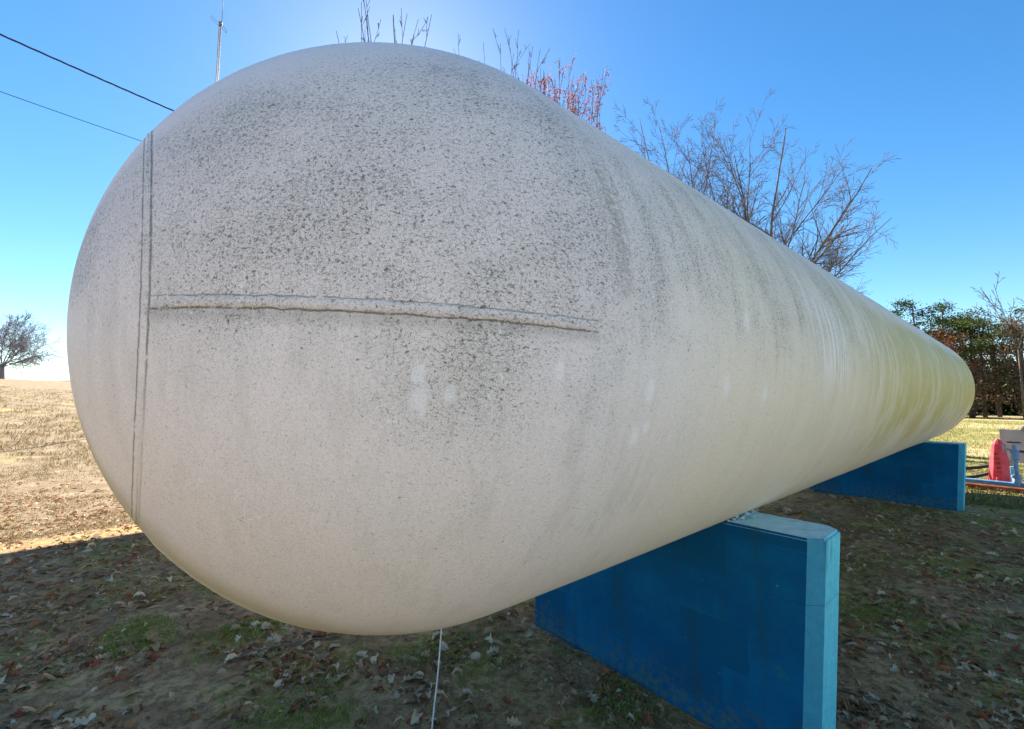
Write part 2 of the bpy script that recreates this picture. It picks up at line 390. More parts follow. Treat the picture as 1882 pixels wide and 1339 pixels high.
M['timber'] = bark('weathered_timber', (.14, .11, .085), (.26, .21, .165))
M['roof'] = simple('shed_roof_metal', (.34, .35, .36), .5, .4, .4, .15, 3)
M['stick'] = simple('dead_stick_bark', (.20, .16, .13), .9, .15, 0, .3, 30)
M['moss'] = tinted('moss_tufts', .95, .05)

# ------------------------------------------------------------------ ground sheet
def sheet_axis(n, near, far):
    k = math.asinh(far / near); return [near * math.sinh(k * (2 * i / n - 1)) for i in range(n + 1)]
N = 300
ax_ = sheet_axis(N, 1.6, 3000)
gv = [(x, y, hgt(x, y)) for y in ax_ for x in ax_]
gf = [(j * (N + 1) + i, j * (N + 1) + i + 1, (j + 1) * (N + 1) + i + 1, (j + 1) * (N + 1) + i) for j in range(N) for i in range(N)]
ground = mesh_obj('ground', gv, gf, M['ground'], None, True); tag(ground, kind='structure')

# low hills on the left horizon
rng = random.Random(5)
hv = []; hf = []
NB = 60
for i in range(NB + 1):
    a = rad(-85 + 75 * i / NB); d = 1500
    top = 52 + 7 * mnoise.noise(Vector((i * .35, 0, 0))) + 3 * mnoise.noise(Vector((i * 1.3, 4, 0)))
    for dd, zz in ((0, -20), (60, top * .75), (160, top), (500, -20)):
        hv.append((math.sin(a) * (d + dd), math.cos(a) * (d + dd), zz))
for i in range(NB):
    for k in range(3): hf.append((i * 4 + k, i * 4 + k + 1, (i + 1) * 4 + k + 1, (i + 1) * 4 + k))
hills = mesh_obj('distant_hills', hv, hf, simple('far_woods_hills', (.10, .13, .17), .95, .05, 0, .2, .02, 0), None, True); tag(hills, kind='structure')  # bluish distance haze is put into the hill colour

# ------------------------------------------------------------------ the tank
tank = empty('storage_tank', (AX.x, AX.y, AXZ), TROT, 'huge weathered white horizontal tank with rounded ends resting on blue supports', 'tank')
NA = 224
prof = []
for i in range(1, 81):
    a = math.pi / 2 * i / 80; prof.append((-math.cos(a) * R, math.sin(a) * R))
ncy = 72
for i in range(1, ncy): prof.append((LEN * R * i / ncy, R))
for i in range(0, 40):
    a = math.pi / 2 * i / 40; prof.append((LEN * R + math.sin(a) * R, math.cos(a) * R))
vs = []; fs = []
def ripple(x, k):      # plates are never quite true
    a = 2 * math.pi * k / NA
    w = smooth(-.2 * R, .3 * R, x)
    return w * .0035 * mnoise.noise(Vector((x * .9, math.cos(a) * 1.3, math.sin(a) * 1.3))) \
        - w * .004 * max(0, 1 - abs(((x / R + .07) % 2.545) - 0) / .06)
for (x, r) in prof:
    for k in range(NA):
        a = 2 * math.pi * k / NA; rr = r + (ripple(x, k) if r > .5 * R else 0)
        vs.append((x, rr * math.cos(a), rr * math.sin(a)))
for i in range(len(prof) - 1):
    for k in range(NA):
        k2 = (k + 1) % NA; fs.append((i * NA + k, (i + 1) * NA + k, (i + 1) * NA + k2, i * NA + k2))
vs.append((-R, 0, 0)); vs.append((LEN * R + R, 0, 0)); c0 = len(vs) - 2; c1 = c0 + 1; e = (len(prof) - 1) * NA
for k in range(NA):
    k2 = (k + 1) % NA; fs.append((c0, k, k2)); fs.append((c1, e + k2, e + k))
mesh_obj('shell', vs, fs, M['tank'], tank, True)
def bead(name, path, normals, half, high, seed):
    """raised weld bead: half-oval section swept along a path on the shell"""
    n = len(path); vs = []; fs = []; K = 9
    for i in range(n):
        t = (path[min(i + 1, n - 1)] - path[max(i - 1, 0)]).normalized(); nn = normals[i]; b = nn.cross(t).normalized()
        wob = .0016 * mnoise.noise(Vector((i * .13, seed, 0))) + .0011 * mnoise.noise(Vector((i * .47, seed, 7)))
        hw = half * (1 + .16 * mnoise.noise(Vector((i * .21, seed, 3)))); hh = high * (1 + .25 * mnoise.noise(Vector((i * .33, seed, 5))))
        f = min(1, i / 6, (n - 1 - i) / 6) if name == 'meridian' else 1
        for k in range(K):
            a = math.pi * k / (K - 1)
            vs.append(path[i] + b * (math.cos(a) * hw + wob) + nn * ((math.sin(a) ** .8) * hh * max(f, .02) - .0012))
    for i in range(n - 1):
        for k in range(K - 1): fs.append((i * K + k, i * K + k + 1, (i + 1) * K + k + 1, (i + 1) * K + k))
    return vs, fs
# meridian seams between the petals of the near head
for j in range(5):
    ph = rad(SEAM_PHI + 72 * j); path = []; nor = []
    n = 130
    for i in range(n):
        th = math.acos(-(.836 - (.836 - .09) * i / (n - 1)))          # x = cos(th)
        nn = Vector((math.cos(th), -math.sin(th) * math.cos(ph), math.sin(th) * math.sin(ph)))
        path.append(nn * R); nor.append(nn)
    v_, f_ = bead('meridian', path, nor, .0112, .0040, 3 + j)
    mesh_obj('weld_seam', v_, f_, M['tank'], tank, True)
# ring round the crown plate
def ring(s, half, high, seed, sphere):
    path = []; nor = []; n = 420
    for i in range(n + 1):
        a = 2 * math.pi * (i % n) / n; s1 = s
        if sphere: s1 = s - math.sin(a) * (.020 if math.sin(a) > 0 else .0075)
        c = math.sqrt(1 - s1 * s1) if sphere else 1
        nn = Vector((s1 if sphere else 0, -c * math.cos(a), c * math.sin(a)))
        p = Vector((s1 * R, -c * R * math.cos(a), c * R * math.sin(a)))
        if not sphere: p -= nn * .003
        path.append(p); nor.append(nn)
    v_, f_ = bead('ring', path, nor, half, high, seed); mesh_obj('weld_seam', v_, f_, M['tank'], tank, True)
ring(-.850, .0062, .0036, 21, True)
for i, s_ in enumerate((-.035 + 0.035, 2.52, 5.05, 7.62, 9.98)): ring(s_, .011, .0042, 30 + i, False)

# ------------------------------------------------------------------ blue saddles
def saddle(name, s0, label, seed):
    gz = hgt(*tk(s0 + .15, 0, 0)[:2]) - .12
    base = tk(s0, 0, 0)
    e = empty(name, (base.x, base.y, gz), TROT, label, 'tank support', 'blue tank supports')
    w, zt, T = .965 * R, HC - .635 * R - gz, .34 * R
    zc = AXZ - gz; rc = R * 1.004
    bm = bmesh.new()
    dz = zt - zc; half = math.sqrt(rc * rc - dz * dz)
    pr = [(-w, 0), (w, 0), (w, zt), (half, zt)]
    a0 = math.atan2(dz, half); a1 = -math.pi - a0
    for i in range(1, 28):
        a = a0 + (a1 - a0) * i / 28; pr.append((rc * math.cos(a), zc + rc * math.sin(a)))
    pr += [(-half, zt), (-w, zt)]
    pr[1] = (w - .085, 0)     # outer end batters inwards to the foot
    fr = [bm.verts.new((0, -q[0], q[1])) for q in pr]; bk = [bm.verts.new((T, -q[0], q[1])) for q in pr]
    n = len(pr)
    bm.faces.new(fr); bm.faces.new(bk[::-1])
    for i in range(n): bm.faces.new((fr[i], bk[i], bk[(i + 1) % n], fr[(i + 1) % n]))
    bm.normal_update(); bmesh.ops.recalc_face_normals(bm, faces=bm.faces)
    bm.edges.ensure_lookup_table()
    ed = [ed for ed in bm.edges if abs(abs(ed.verts[0].co.y) - w) < .09 and abs(abs(ed.verts[1].co.y) - w) < .09 and abs(ed.verts[0].co.z - ed.verts[1].co.z) > .2]
    bmesh.ops.bevel(bm, geom=ed, offset=.062, segments=1, affect='EDGES')
    te = [ed for ed in bm.edges if abs(ed.verts[0].co.z - zt) < 1e-4 and abs(ed.verts[1].co.z - zt) < 1e-4 and max(abs(ed.verts[0].co.y), abs(ed.verts[1].co.y)) > w - .1]
    bmesh.ops.bevel(bm, geom=te, offset=.012, segments=2, affect='EDGES')
    me = bpy.data.meshes.new('concrete_wall'); bm.to_mesh(me); bm.free()
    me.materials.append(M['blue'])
    o = bpy.data.objects.new('concrete_wall', me); COL.objects.link(o); o.parent = e
    # rough strip of bedding mortar between saddle and shell
    rr = random.Random(seed); mb = MB()
    for sgn in (1, -1):
        for i in range(60):
            y = half + rr.gauss(.012, .016); x = rr.uniform(-.01, T)
            q = rr.choice((.005, .007, .010, .018))
            cx, cy, cz = x, -sgn * y, zt + q * .3
            pts = [Vector((rr.uniform(-1, 1), rr.uniform(-1, 1), rr.uniform(-.5, .9))) * q + Vector((cx, cy, cz)) for _ in range(5)]
            mb.add(pts, [(0, 1, 2), (0, 2, 3), (0, 3, 4), (1, 2, 4), (2, 3, 4), (0, 1, 4)])
    c = mb.build('paint_chips', M['flake'], e); c['kind'] = 'stuff'
    return e
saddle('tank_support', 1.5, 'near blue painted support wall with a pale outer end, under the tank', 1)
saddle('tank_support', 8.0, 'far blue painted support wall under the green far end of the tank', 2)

# thin white cord hanging from the belly of the tank to the ground
mb = MB()
p0 = tk(.375, -.33, 0); p0.z = AXZ - math.sqrt(R * R - (.33 * R) ** 2) + .01
p1 = tk(.325, -.41, 0); p1.z = hgt(p1.x, p1.y) - .02
pts = [p0.lerp(p1, i / 14) + Vector((.002 * math.sin(i * .9), 0, 0)) for i in range(15)]
mb.tube(pts, .0042, 6)
o = mb.build('hanging_cord', M['rod'], None, True); tag(o, 'thin white cord hanging straight down from the belly of the tank', 'cord')

# ------------------------------------------------------------------ pipework beyond the far support
def pipe(name, a, b, r, mat, label, coupl=()):
    pts = [a.lerp(b, i / 8) + Vector((0, 0, .004 * math.sin(i * 1.7))) for i in range(9)]
    off = Vector((a.x, a.y, .12)); e = empty(name, off, 0, label, 'pipe')
    mb = MB(); mb.tube([p - off for p in pts], r, 12); mb.build('pipe_run', mat, e, True)
    d = (b - a).normalized()
    for l in coupl:
        c = a + d * l - off; m2 = MB(); m2.tube([c - d * .06, c + d * .06], r * 1.35, 12); m2.build('coupling', mat, e, True)
    return e
PA = az_pt(1778, 11.9); PD = V.copy()
def along(d, off, z): p = PA + PD * d + Vector((PD.y, -PD.x, 0)) * -off; p.z = z; return p
pipe('steel_pipe', along(-2.6, .14, .185), along(6, .14, .185), .062, M['rust'], 'rust red pipe lying along the ground below the blue one', (3.25, 5.4))
pipe('steel_pipe', along(-2.6, 0, .30), along(6, 0, .30), .043, M['pipeblue'], 'slim blue pipe running just above the rust red pipe', (4.6,))
QZ = math.atan2(PD.y, PD.x) + math.pi / 2
mb = MB(); q = along(.57, .10, 0); mb.box(-.1, .1, -.12, .12, -.1, .0)
o = mb.build('concrete_block', M['concrete'], None, bevel=.01); o.location = (q.x, q.y, .122); o.rotation_euler.z = QZ
tag(o, 'small grey concrete block propping up the rust red pipe', 'block')
# valve riser
q = along(.51, 0, 0)
ev = empty('valve_riser', (q.x, q.y, .13), QZ, 'blue grey pipe riser with a valve and handwheel on top', 'valve')
m1 = MB(); m1.tube([(0, 0, .16), (0, 0, .30)], .055, 12); m1.lathe([(.05, .28), (.066, .29), (.066, .33), (.04, .34)], 14); m1.build('elbow', M['valve'], ev, True)
m1 = MB(); m1.tube([(0, 0, .3), (0, 0, .66)], .032, 12); m1.build('stem_pipe', M['valve'], ev, True)
m1 = MB(); m1.lathe([(.035, .60), (.062, .61), (.062, .66), (.045, .67), (.06, .72), (.06, .77), (.03, .79), (.03, .86)], 14); m1.build('valve_body', M['valve'], ev, True)
m1 = MB(); m1.tube([(0, 0, .84), (0, 0, .93)], .011, 8); m1.build('spindle', M['galv'], ev, True)
m1 = MB(); m1.tube([(.085 * math.cos(a), .085 * math.sin(a), .915) for a in [2 * math.pi * i / 20 for i in range(21)]], .011, 6)
for a in (0, 2.09, 4.19): m1.tube([(0, 0, .915), (.085 * math.cos(a), .085 * math.sin(a), .915)], .008, 5)
m1.build('handwheel', M['wheel'], ev, True)
m1 = MB(); m1.tube([(0, 0, .76), (0, .12, .79)], .022, 8); m1.tube([(0, .12, .74), (0, .12, .86)], .018, 8); m1.build('side_gauge', M['galv'], ev, True)
m1 = MB(); m1.tube([(0, 0, .76), (0, -.13, .76)], .02, 8); m1.tube([(-.001, -.13, .70), (0, -.13, .78)], .026, 8); m1.build('side_plug', M['wheel'], ev, True)
# bracket
q = along(.57, .34, 0); mb = MB(); mb.box(-.03, .03, -.14, -.09, 0, .46); mb.box(-.03, .03, .09, .14, 0, .46); mb.box(-.028, .028, -.09, .09, .02, .09)
o = mb.build('channel_bracket', M['bracket'], None, bevel=.006); o.location = (q.x, q.y, .12); o.rotation_euler.z = QZ
tag(o, 'light blue channel bracket standing on the ground behind the valve riser', 'bracket')
# grey panel cabinet on a post
q = az_pt(1890, 13.9)
ep = empty('control_panel', (q.x, q.y, .10), QZ, 'grey sheet metal panel on a post behind the valve, cut by the picture edge', 'panel')
m1 = MB(); m1.box(-.03, .03, -.46, .46, .40, 1.08); m1.build('sheet', M['panel'], ep, bevel=.008)
m1 = MB(); m1.box(-.04, .04, .26, .36, -.15, .44); m1.build('post', M['concrete'], ep, bevel=.01)
m1 = MB(); m1.box(-.04, .04, -.36, -.26, -.15, .44); m1.build('post', M['concrete'], ep, bevel=.01)
m1 = MB(); m1.lathe([(.05, 1.05), (.05, 1.12), (.04, 1.15), (.015, 1.165)], 12, (0, .12, 0)); m1.build('post_cap', M['concrete'], ep, True)
m1 = MB(); m1.box(-.05, -.031, -.1, .1, .5, .52); m1.build('latch', M['wheel'], ep)
# red pointed hood
def red_material():
    t = NT('faded_red_plastic'); P = t.obj(); x, y, z = t.sep(P); n = t.noise(P, 6, 4, .6)
    c = t.mix(t.ramp(n, .35, .65), (.62, .035, .06), (.72, .07, .085))
    dash = t.mul(t.ramp(t.math('ABSOLUTE', t.addm(t.math('FRACT', t.mul(z, 11)), -.5)), .30, .34, 1, 0), t.ramp(t.math('ABSOLUTE', t.addm(z, -.42)), .19, .2, 1, 0))
    pr = t.mul(dash, t.mul(t.ramp(t.math('ABSOLUTE', t.addm(y, -.085)), .022, .026, 1, 0), t.ramp(x, -.02, -.03)))
    pr = t.mul(pr, t.ramp(t.noise(P, 60, 2), .42, .5))
    c = t.mix(t.mul(pr, .8), c, (.05, .01, .012))
    return t.bsdf(c, .45, .4, 0, n, .1, .01)
M['redplastic'] = red_material()
q = az_pt(1824, 13.2)
er = empty('red_hood', (q.x, q.y, .13), TROT + rad(30), 'bright red pointed plastic hood standing beside the grey panel', 'hood')
prof_r = [(0, .25), (.05, .25), (.14, .235), (.30, .208), (.50, .174), (.66, .142), (.78, .108), (.85, .066), (.885, .02)]
vs = []; fs = []; n = 8
for (z_, r_) in prof_r:
    for k in range(n):
        a = 2 * math.pi * (k + .5) / n
        c_, s_ = math.cos(a), math.sin(a)
        m_ = max(abs(c_), abs(s_)) ** .75
        vs.append((r_ * c_ / m_ * .74, r_ * s_ / m_ * .68, z_))
for i in range(len(prof_r) - 1):
    for k in range(n): fs.append((i * n + k, i * n + (k + 1) % n, (i + 1) * n + (k + 1) % n, (i + 1) * n + k))
fs.append(tuple((len(prof_r) - 1) * n + k for k in range(n)))
ob = mesh_obj('hood_shell', vs, fs, M['redplastic'], er); b = ob.modifiers.new('b', 'BEVEL'); b.width = .012; b.segments = 2; b.limit_method = 'ANGLE'; b.angle_limit = rad(20)
for k in range(4):
    m1 = MB()
    a = math.pi / 2 * k + math.pi / 4; m1.box(.182 * math.cos(a) - .02, .182 * math.cos(a) + .02, .165 * math.sin(a) - .02, .165 * math.sin(a) + .02, -.02, .13)
    m1.build('base_rib', M['redplastic'], er, bevel=.008)
# two black hoses
for i, (z0, z1, lab) in enumerate(((.20, .36, 'upper black hose sagging between the far support and the red hood'), (.03, .25, 'lower black hose drooping below its twin beside the far support'))):
    a = az_pt(1700, 13.2); a.z = .15 + z0; b = az_pt(1824, 13.25); b.z = .15 + z1; mb = MB(); pts = []
    for k in range(17):
        t_ = k / 16; p = a.lerp(b, t_); p.z -= .10 * 4 * t_ * (1 - t_) * (.6 + .5 * i); p.z = max(p.z, .17); pts.append(p)
    mb.tube(pts, .034, 8); o = mb.build('rubber_hose', M['cable'], None, True); tag(o, lab, 'hose')

# ------------------------------------------------------------------ pole shed added unseen behind the tank so its roof shades the yard
es = empty('added_shade_shed', tk(5.5, -8, 0), TROT, 'added open sided pole shed, unseen behind the tank, its flat metal roof shading the yard', 'shed')
SH = 4.0
m1 = MB(); m1.box(-6.2 * R, 5.7 * R, -4.25 * R, 2.5 * R, SH, SH + .16); m1.build('roof', M['roof'], es, bevel=.02)
for xx in (-3.3, .6, 4.6):
    for yy in (-3.95, 2.2):
        m1 = MB(); m1.box(xx * R - .08, xx * R + .08, yy * R - .08, yy * R + .08, -.3, SH - .2); m1.build('post', M['timber'], es)
for yy in (-3.95, 2.2):
    m1 = MB(); m1.box(-6.1 * R, 5.6 * R, yy * R - .06, yy * R + .06, SH - .2, SH - .003); m1.build('beam', M['timber'], es)

# ------------------------------------------------------------------ poles, lines, mast
def wire_pole(px, dist, h, label):
    p = az_pt(px, dist); p.z = hgt(p.x, p.y) - .3
    e = empty('utility_pole', p, 0, label, 'utility pole')
    m1 = MB(); m1.tube([(0, 0, 0), (0, 0, h + .6)], [.15, .1], 10); m1.build('pole', M['timber'], e, True)
    m1 = MB(); m1.tube([(-.05, 0, h), (.18, 0, h)], .03, 8); m1.build('insulator', M['galv'], e, True)
    return p
DB, DA = 17.2, 14.0
wire_pole(600, DB, 9.9, 'timber utility pole behind the tank carrying the service lines')
wire_pole(-620, DA, 9.8, 'timber utility pole out on the left carrying the service lines')
def line(name, ya, yb, r, sag, label, twist):
    a = ray_pt(-500, ya, DA); b = ray_pt(620, yb, DB)
    pts = []
    n = 120
    for i in range(n + 1):
        t_ = i / n; p = a.lerp(b, t_); p.z -= sag * 4 * t_ * (1 - t_); pts.append(p)
    mb = MB()
    if twist:
        for k in range(3):
            q = [p + Vector((.0, math.cos(i * .62 + k * 2.1) * r, math.sin(i * .62 + k * 2.1) * r)) for i, p in enumerate(pts)]
            mb.tube(q, r * .85, 5)
    else: mb.tube(pts, r, 5)
    o = mb.build(name, M['cable'], None, True); tag(o, label, 'power line')
line('power_line', -165, 328, .0125, .12, 'thick twisted dark power line, upper of the two at top left', True)
line('power_line', -14, 376, .008, .12, 'thin dark line below the thick twisted one at top left', False)

dist = 34.0; p = ray_pt(405, 42, dist); gz = hgt(p.x, p.y); ztop = p.z
em = empty('antenna_mast', (p.x, p.y, gz), rad(34), 'thin grey radio mast with folded dipole loops and a whip rising behind the tank', 'antenna')
MS = 2.0; em.scale = (MS, MS, MS)
hh = (ztop - gz) / MS
m1 = MB()
for k in (-1, 1): m1.tube([(k * .026, 0, -.3), (k * .026, 0, hh)], .013, 6)
m1.tube([(0, .037, -.3), (0, .037, hh)], .013, 6); m1.build('mast_tube', M['alu'], em, True)
m1 = MB()
for i in range(int(hh / .22)): m1.tube([(-.026 if i % 2 else .026, 0, i * .22), (.026 if i % 2 else -.026, 0, i * .22 + .22)], .004, 4)
m1.build('lattice_brace', M['alu'], em)
for sx, dx, dz, nm in ((-1, .26, .075, 'dipole_loop'), (1, .187, -.224, 'dipole_loop')):
    m1 = MB(); z0 = hh - .03; z1 = z0 + dz
    m1.tube([(sx * .03, 0, z0), (sx * dx, -.12, z1), (sx * dx, -.12, z1 - .106), (sx * .02, 0, z0 - .106)], .008, 5); m1.build(nm, M['alu'], em)
m1 = MB(); m1.box(-.045, .055, -.03, .045, hh - .075, hh + .05); m1.build('clamp', M['alu'], em, bevel=.01)
m1 = MB(); m1.tube([(.037, 0, hh), (.047, 0, hh + 1.5)], [.011, .006], 6); m1.build('whip', M['alu'], em, True)
m1 = MB(); m1.tube([(.025, 0, hh - 1.28), (.10, 0, hh - 1.29)], .006, 4); m1.build('stub_arm', M['alu'], em)

# ------------------------------------------------------------------ trees
class Tree:
    def __init__(s, seed, rmin=.008, wig=.10, up=.05, ang=(26, 50), dens=1.0, ratio=(.45, .72)):
        s.r = random.Random(seed); s.lim = MB(); s.twg = MB(); s.tips = []; s.rmin = rmin; s.wig = wig; s.up = up; s.ang = ang; s.dens = dens; s.ratio = ratio
    def perp(s, d):
        q = Vector((s.r.uniform(-1, 1), s.r.uniform(-1, 1), s.r.uniform(-1, 1))); q = q - d * q.dot(d)
        return q.normalized() if q.length > 1e-3 else Vector((1, 0, 0))
    def branch(s, p, d, L, r, lvl, maxl):
        step = (.55, .42, .3, .22, .16)[min(lvl, 4)]
        n = max(3, int(L / step)); pts = [p.copy()]; rr = [r]; dirs = [d.copy()]
        for i in range(n):
            d = (d + s.perp(d) * s.r.uniform(0, s.wig * (1 + .4 * lvl)) + Vector((0, 0, s.up * (1 if lvl else .3)))).normalized()
            p = p + d * (L / n); pts.append(p.copy()); dirs.append(d.copy()); rr.append(max(r * (1 - .78 * (i + 1) / n), s.rmin))
        (s.lim if lvl <= 1 else s.twg).tube(pts, rr, (7, 6, 4, 3, 3)[min(lvl, 4)], lvl < 2)
        s.tips.append((pts[-1], dirs[-1], lvl))
        if lvl >= maxl: 
            for q, dd in zip(pts[1:], dirs[1:]): s.tips.append((q, dd, lvl))
            return
        nc = max(2, int(s.r.uniform(.85, 1.15) * s.dens * (L / (1.5, .62, .40, .24)[min(lvl, 3)])))
        nc = min(nc, 16)
        for k in range(nc):
            t_ = (.28 if lvl == 0 else .18) + (.80 if lvl else .72) * (k + s.r.random() * .8) / nc
            t_ = min(t_, .99); i = int(t_ * n)
            a = rad(s.r.uniform(*s.ang)); q = s.perp(dirs[i]); nd = (dirs[i] * math.cos(a) + q * math.sin(a)).normalized()
            l2 = L * s.r.uniform(*s.ratio) * (1.05 - .55 * t_)
            s.branch(pts[i], nd, max(l2, .25), max(rr[i] * s.r.uniform(.5, .68), s.rmin), lvl + 1, maxl)
def bare_tree(name, px, dist, top, seed, label, group=None, stems=1, lean=(), maxl=3, trunk_r=.16, split=.2, cat='tree', tree=None, rmin=.008, barkm=None):
    p = ray_pt(px, top, dist); gz = hgt(p.x, p.y) - .1
    e = empty(name, (p.x, p.y, gz), 0, label, cat, group)
    H = p.z - gz
    t = tree or Tree(seed, rmin)
    r = t.r
    if stems == 1:
        t.branch(Vector((0, 0, 0)), Vector((0, 0, 1)), H, trunk_r, 0, maxl)
    else:
        hs_ = H * split
        t.lim.tube([(0, 0, 0), (0, 0, hs_ * .5), (0, 0, hs_)], [trunk_r * 1.35, trunk_r * 1.1, trunk_r], 9)
        for k in range(stems):
            if k < len(lean): a_, t_ = lean[k]
            else: a_, t_ = r.uniform(0, 360), r.uniform(8, 42)
            d = Vector((math.sin(rad(t_)) * math.cos(rad(a_)), math.sin(rad(t_)) * math.sin(rad(a_)), math.cos(rad(t_))))
            st = hs_ * r.uniform(.9, 1.0); L = (H - st) * r.uniform(.94, 1.03) * (1 - .0085 * max(0, t_ - 12)) / (.55 + .45 * math.cos(rad(t_)))
            t.branch(Vector((0, 0, st)), d, L, trunk_r * r.uniform(.20, .30), 0 if t_ < 20 else 1, maxl)
    t.lim.build('trunk', barkm or M['bark'], e, True); t.twg.build('crown', M['hazebark'] if barkm is M['hazebark'] else M['twig'], e, True)
    return e, t
def leaf_cards(pts, size, palette, r, jitter=.25, flat=1.0):
    V_ = []; F_ = []; C_ = []
    for p in pts:
        q = p + Vector((r.gauss(0, 1), r.gauss(0, 1), r.gauss(0, flat))) * jitter
        a = Vector((r.gauss(0, 1), r.gauss(0, 1), r.gauss(0, 1))).normalized(); b = Vector((r.gauss(0, 1), r.gauss(0, 1), r.gauss(0, 1)))
        b = (b - a * b.dot(a)).normalized(); s_ = size * r.uniform(.6, 1.35); n = len(V_)
        V_ += [tuple(q - a * s_), tuple(q - b * s_ * .55), tuple(q + a * s_), tuple(q + b * s_ * .55)]
        F_.append((n, n + 1, n + 2, n + 3))
        c = palette[r.randrange(len(palette))]; k = r.uniform(.7, 1.25); C_ += [(c[0] * k, c[1] * k, c[2] * k)] * 4
    return V_, F_, C_

G1 = 'bare trees behind the tank'
bare_tree('bare_tree', 716, 18.2, 14, 11, 'bare twigs poking over the highest point of the round tank end', G1, stems=9, lean=((180, 5), (10, 3), (0, 8), (200, 9), (180, 13), (90, 6), (0, 5), (270, 7), (180, 2)), maxl=3, trunk_r=.17, split=.5, tree=Tree(11, .010, .06, .05, (16, 32), .8, (.2, .36)))
bare_tree('bare_tree', 803, 19.4, 18, 12, 'single short bare shoot just right of the tank top', G1, maxl=2, trunk_r=.09, tree=Tree(12, .010, .04, .05, (15, 28), .7, (.10, .18)))
bare_tree('bare_tree', 938, 20.8, 92, 14, 'bare tree tip left of the red leaved trees', G1, stems=8, lean=((0, 2), (180, 8), (0, 8), (90, 7), (180, 4), (0, 12), (180, 12), (0, 5)), maxl=3, trunk_r=.17, split=.5, tree=Tree(14, .010, .06, .05, (18, 34), .8, (.18, .32)))
for px, d_, top, seed, lab in ((1010, 21.8, 122, 31, 'taller red leaved tree beside the bare tree tip above the tank'), (1073, 22.5, 150, 32, 'shorter red leaved tree, right one of the pair above the tank')):
    e, t = bare_tree('red_leaf_tree', px, d_, top, seed, lab, 'red leaved trees behind the tank', stems=12, lean=((180, 5), (0, 4), (90, 8), (300, 9), (0, 8), (180, 9), (0, 1), (180, 2), (0, 11), (180, 12), (45, 6), (225, 6)), maxl=2, trunk_r=.15, split=.5, tree=Tree(seed, .010, .05, .06, (14, 28), 1.2, (.14, .26)))
    rr = random.Random(seed); tips = [q[0] for q in t.tips if q[2] >= 1 and q[0].z > 6]
    v_, f_, c_ = leaf_cards([q for q in tips for _ in range(4) if rr.random() < .55], .07, [(.36, .14, .15), (.42, .22, .23), (.28, .09, .11), (.40, .26, .25)], rr, .12)
    mesh_obj('leaves', v_, f_, M['needles'], e, False, c_)
bare_tree('bare_tree', 1186, 21.0, 236, 41, 'smallest bare sapling, a single twig above the tank shoulder', G1, maxl=2, trunk_r=.05, tree=Tree(41, .009, .05, .04, (20, 40), .6, (.08, .16)))
bare_tree('bare_tree', 1246, 21.5, 200, 42, 'narrow pointed bare tree left of the two wide bare trees', G1, stems=4, lean=((0, 1), (180, 12), (0, 14), (90, 12)), maxl=4, trunk_r=.20, split=.42, tree=Tree(42, .006, .09, .03, (26, 48), 1.4, (.32, .52)))
bare_tree('bare_tree', 1344, 22.0, 240, 43, 'upright many stemmed bare tree in the middle of the row above the tank', G1, stems=6, lean=((180, 7), (0, 5), (190, 20), (10, 20), (90, 15), (0, 32)), maxl=4, trunk_r=.24, split=.40, tree=Tree(43, .006, .09, .025, (26, 50), 1.4, (.34, .54)))
bare_tree('bare_tree', 1392, 22.5, 264, 44, 'widest bare tree, its limbs spreading right over the tank', G1, stems=10, lean=((0, 6), (0, 22), (8, 38), (170, 14), (90, 24), (-12, 54), (12, 48), (0, 64), (-60, 40), (6, 72)), maxl=4, trunk_r=.30, split=.40, tree=Tree(44, .006, .095, .018, (26, 52), 1.4, (.32, .52)))
# spreading oak on the rise to the left
T_ = Tree(51, .02, .13, .006, (30, 60), 1.8, (.38, .6))
bare_tree('oak_tree', 14, 112, 570, 51, 'lone bare spreading tree on the rise at the far left', None, stems=14, lean=((0, 8), (180, 14), (0, 26), (180, 30), (20, 44), (160, 46), (90, 35), (270, 40), (-30, 55), (10, 62), (180, 64), (0, 76), (180, 78), (0, 50)), maxl=3, trunk_r=.30, split=.20, tree=T_, barkm=M['hazebark'])

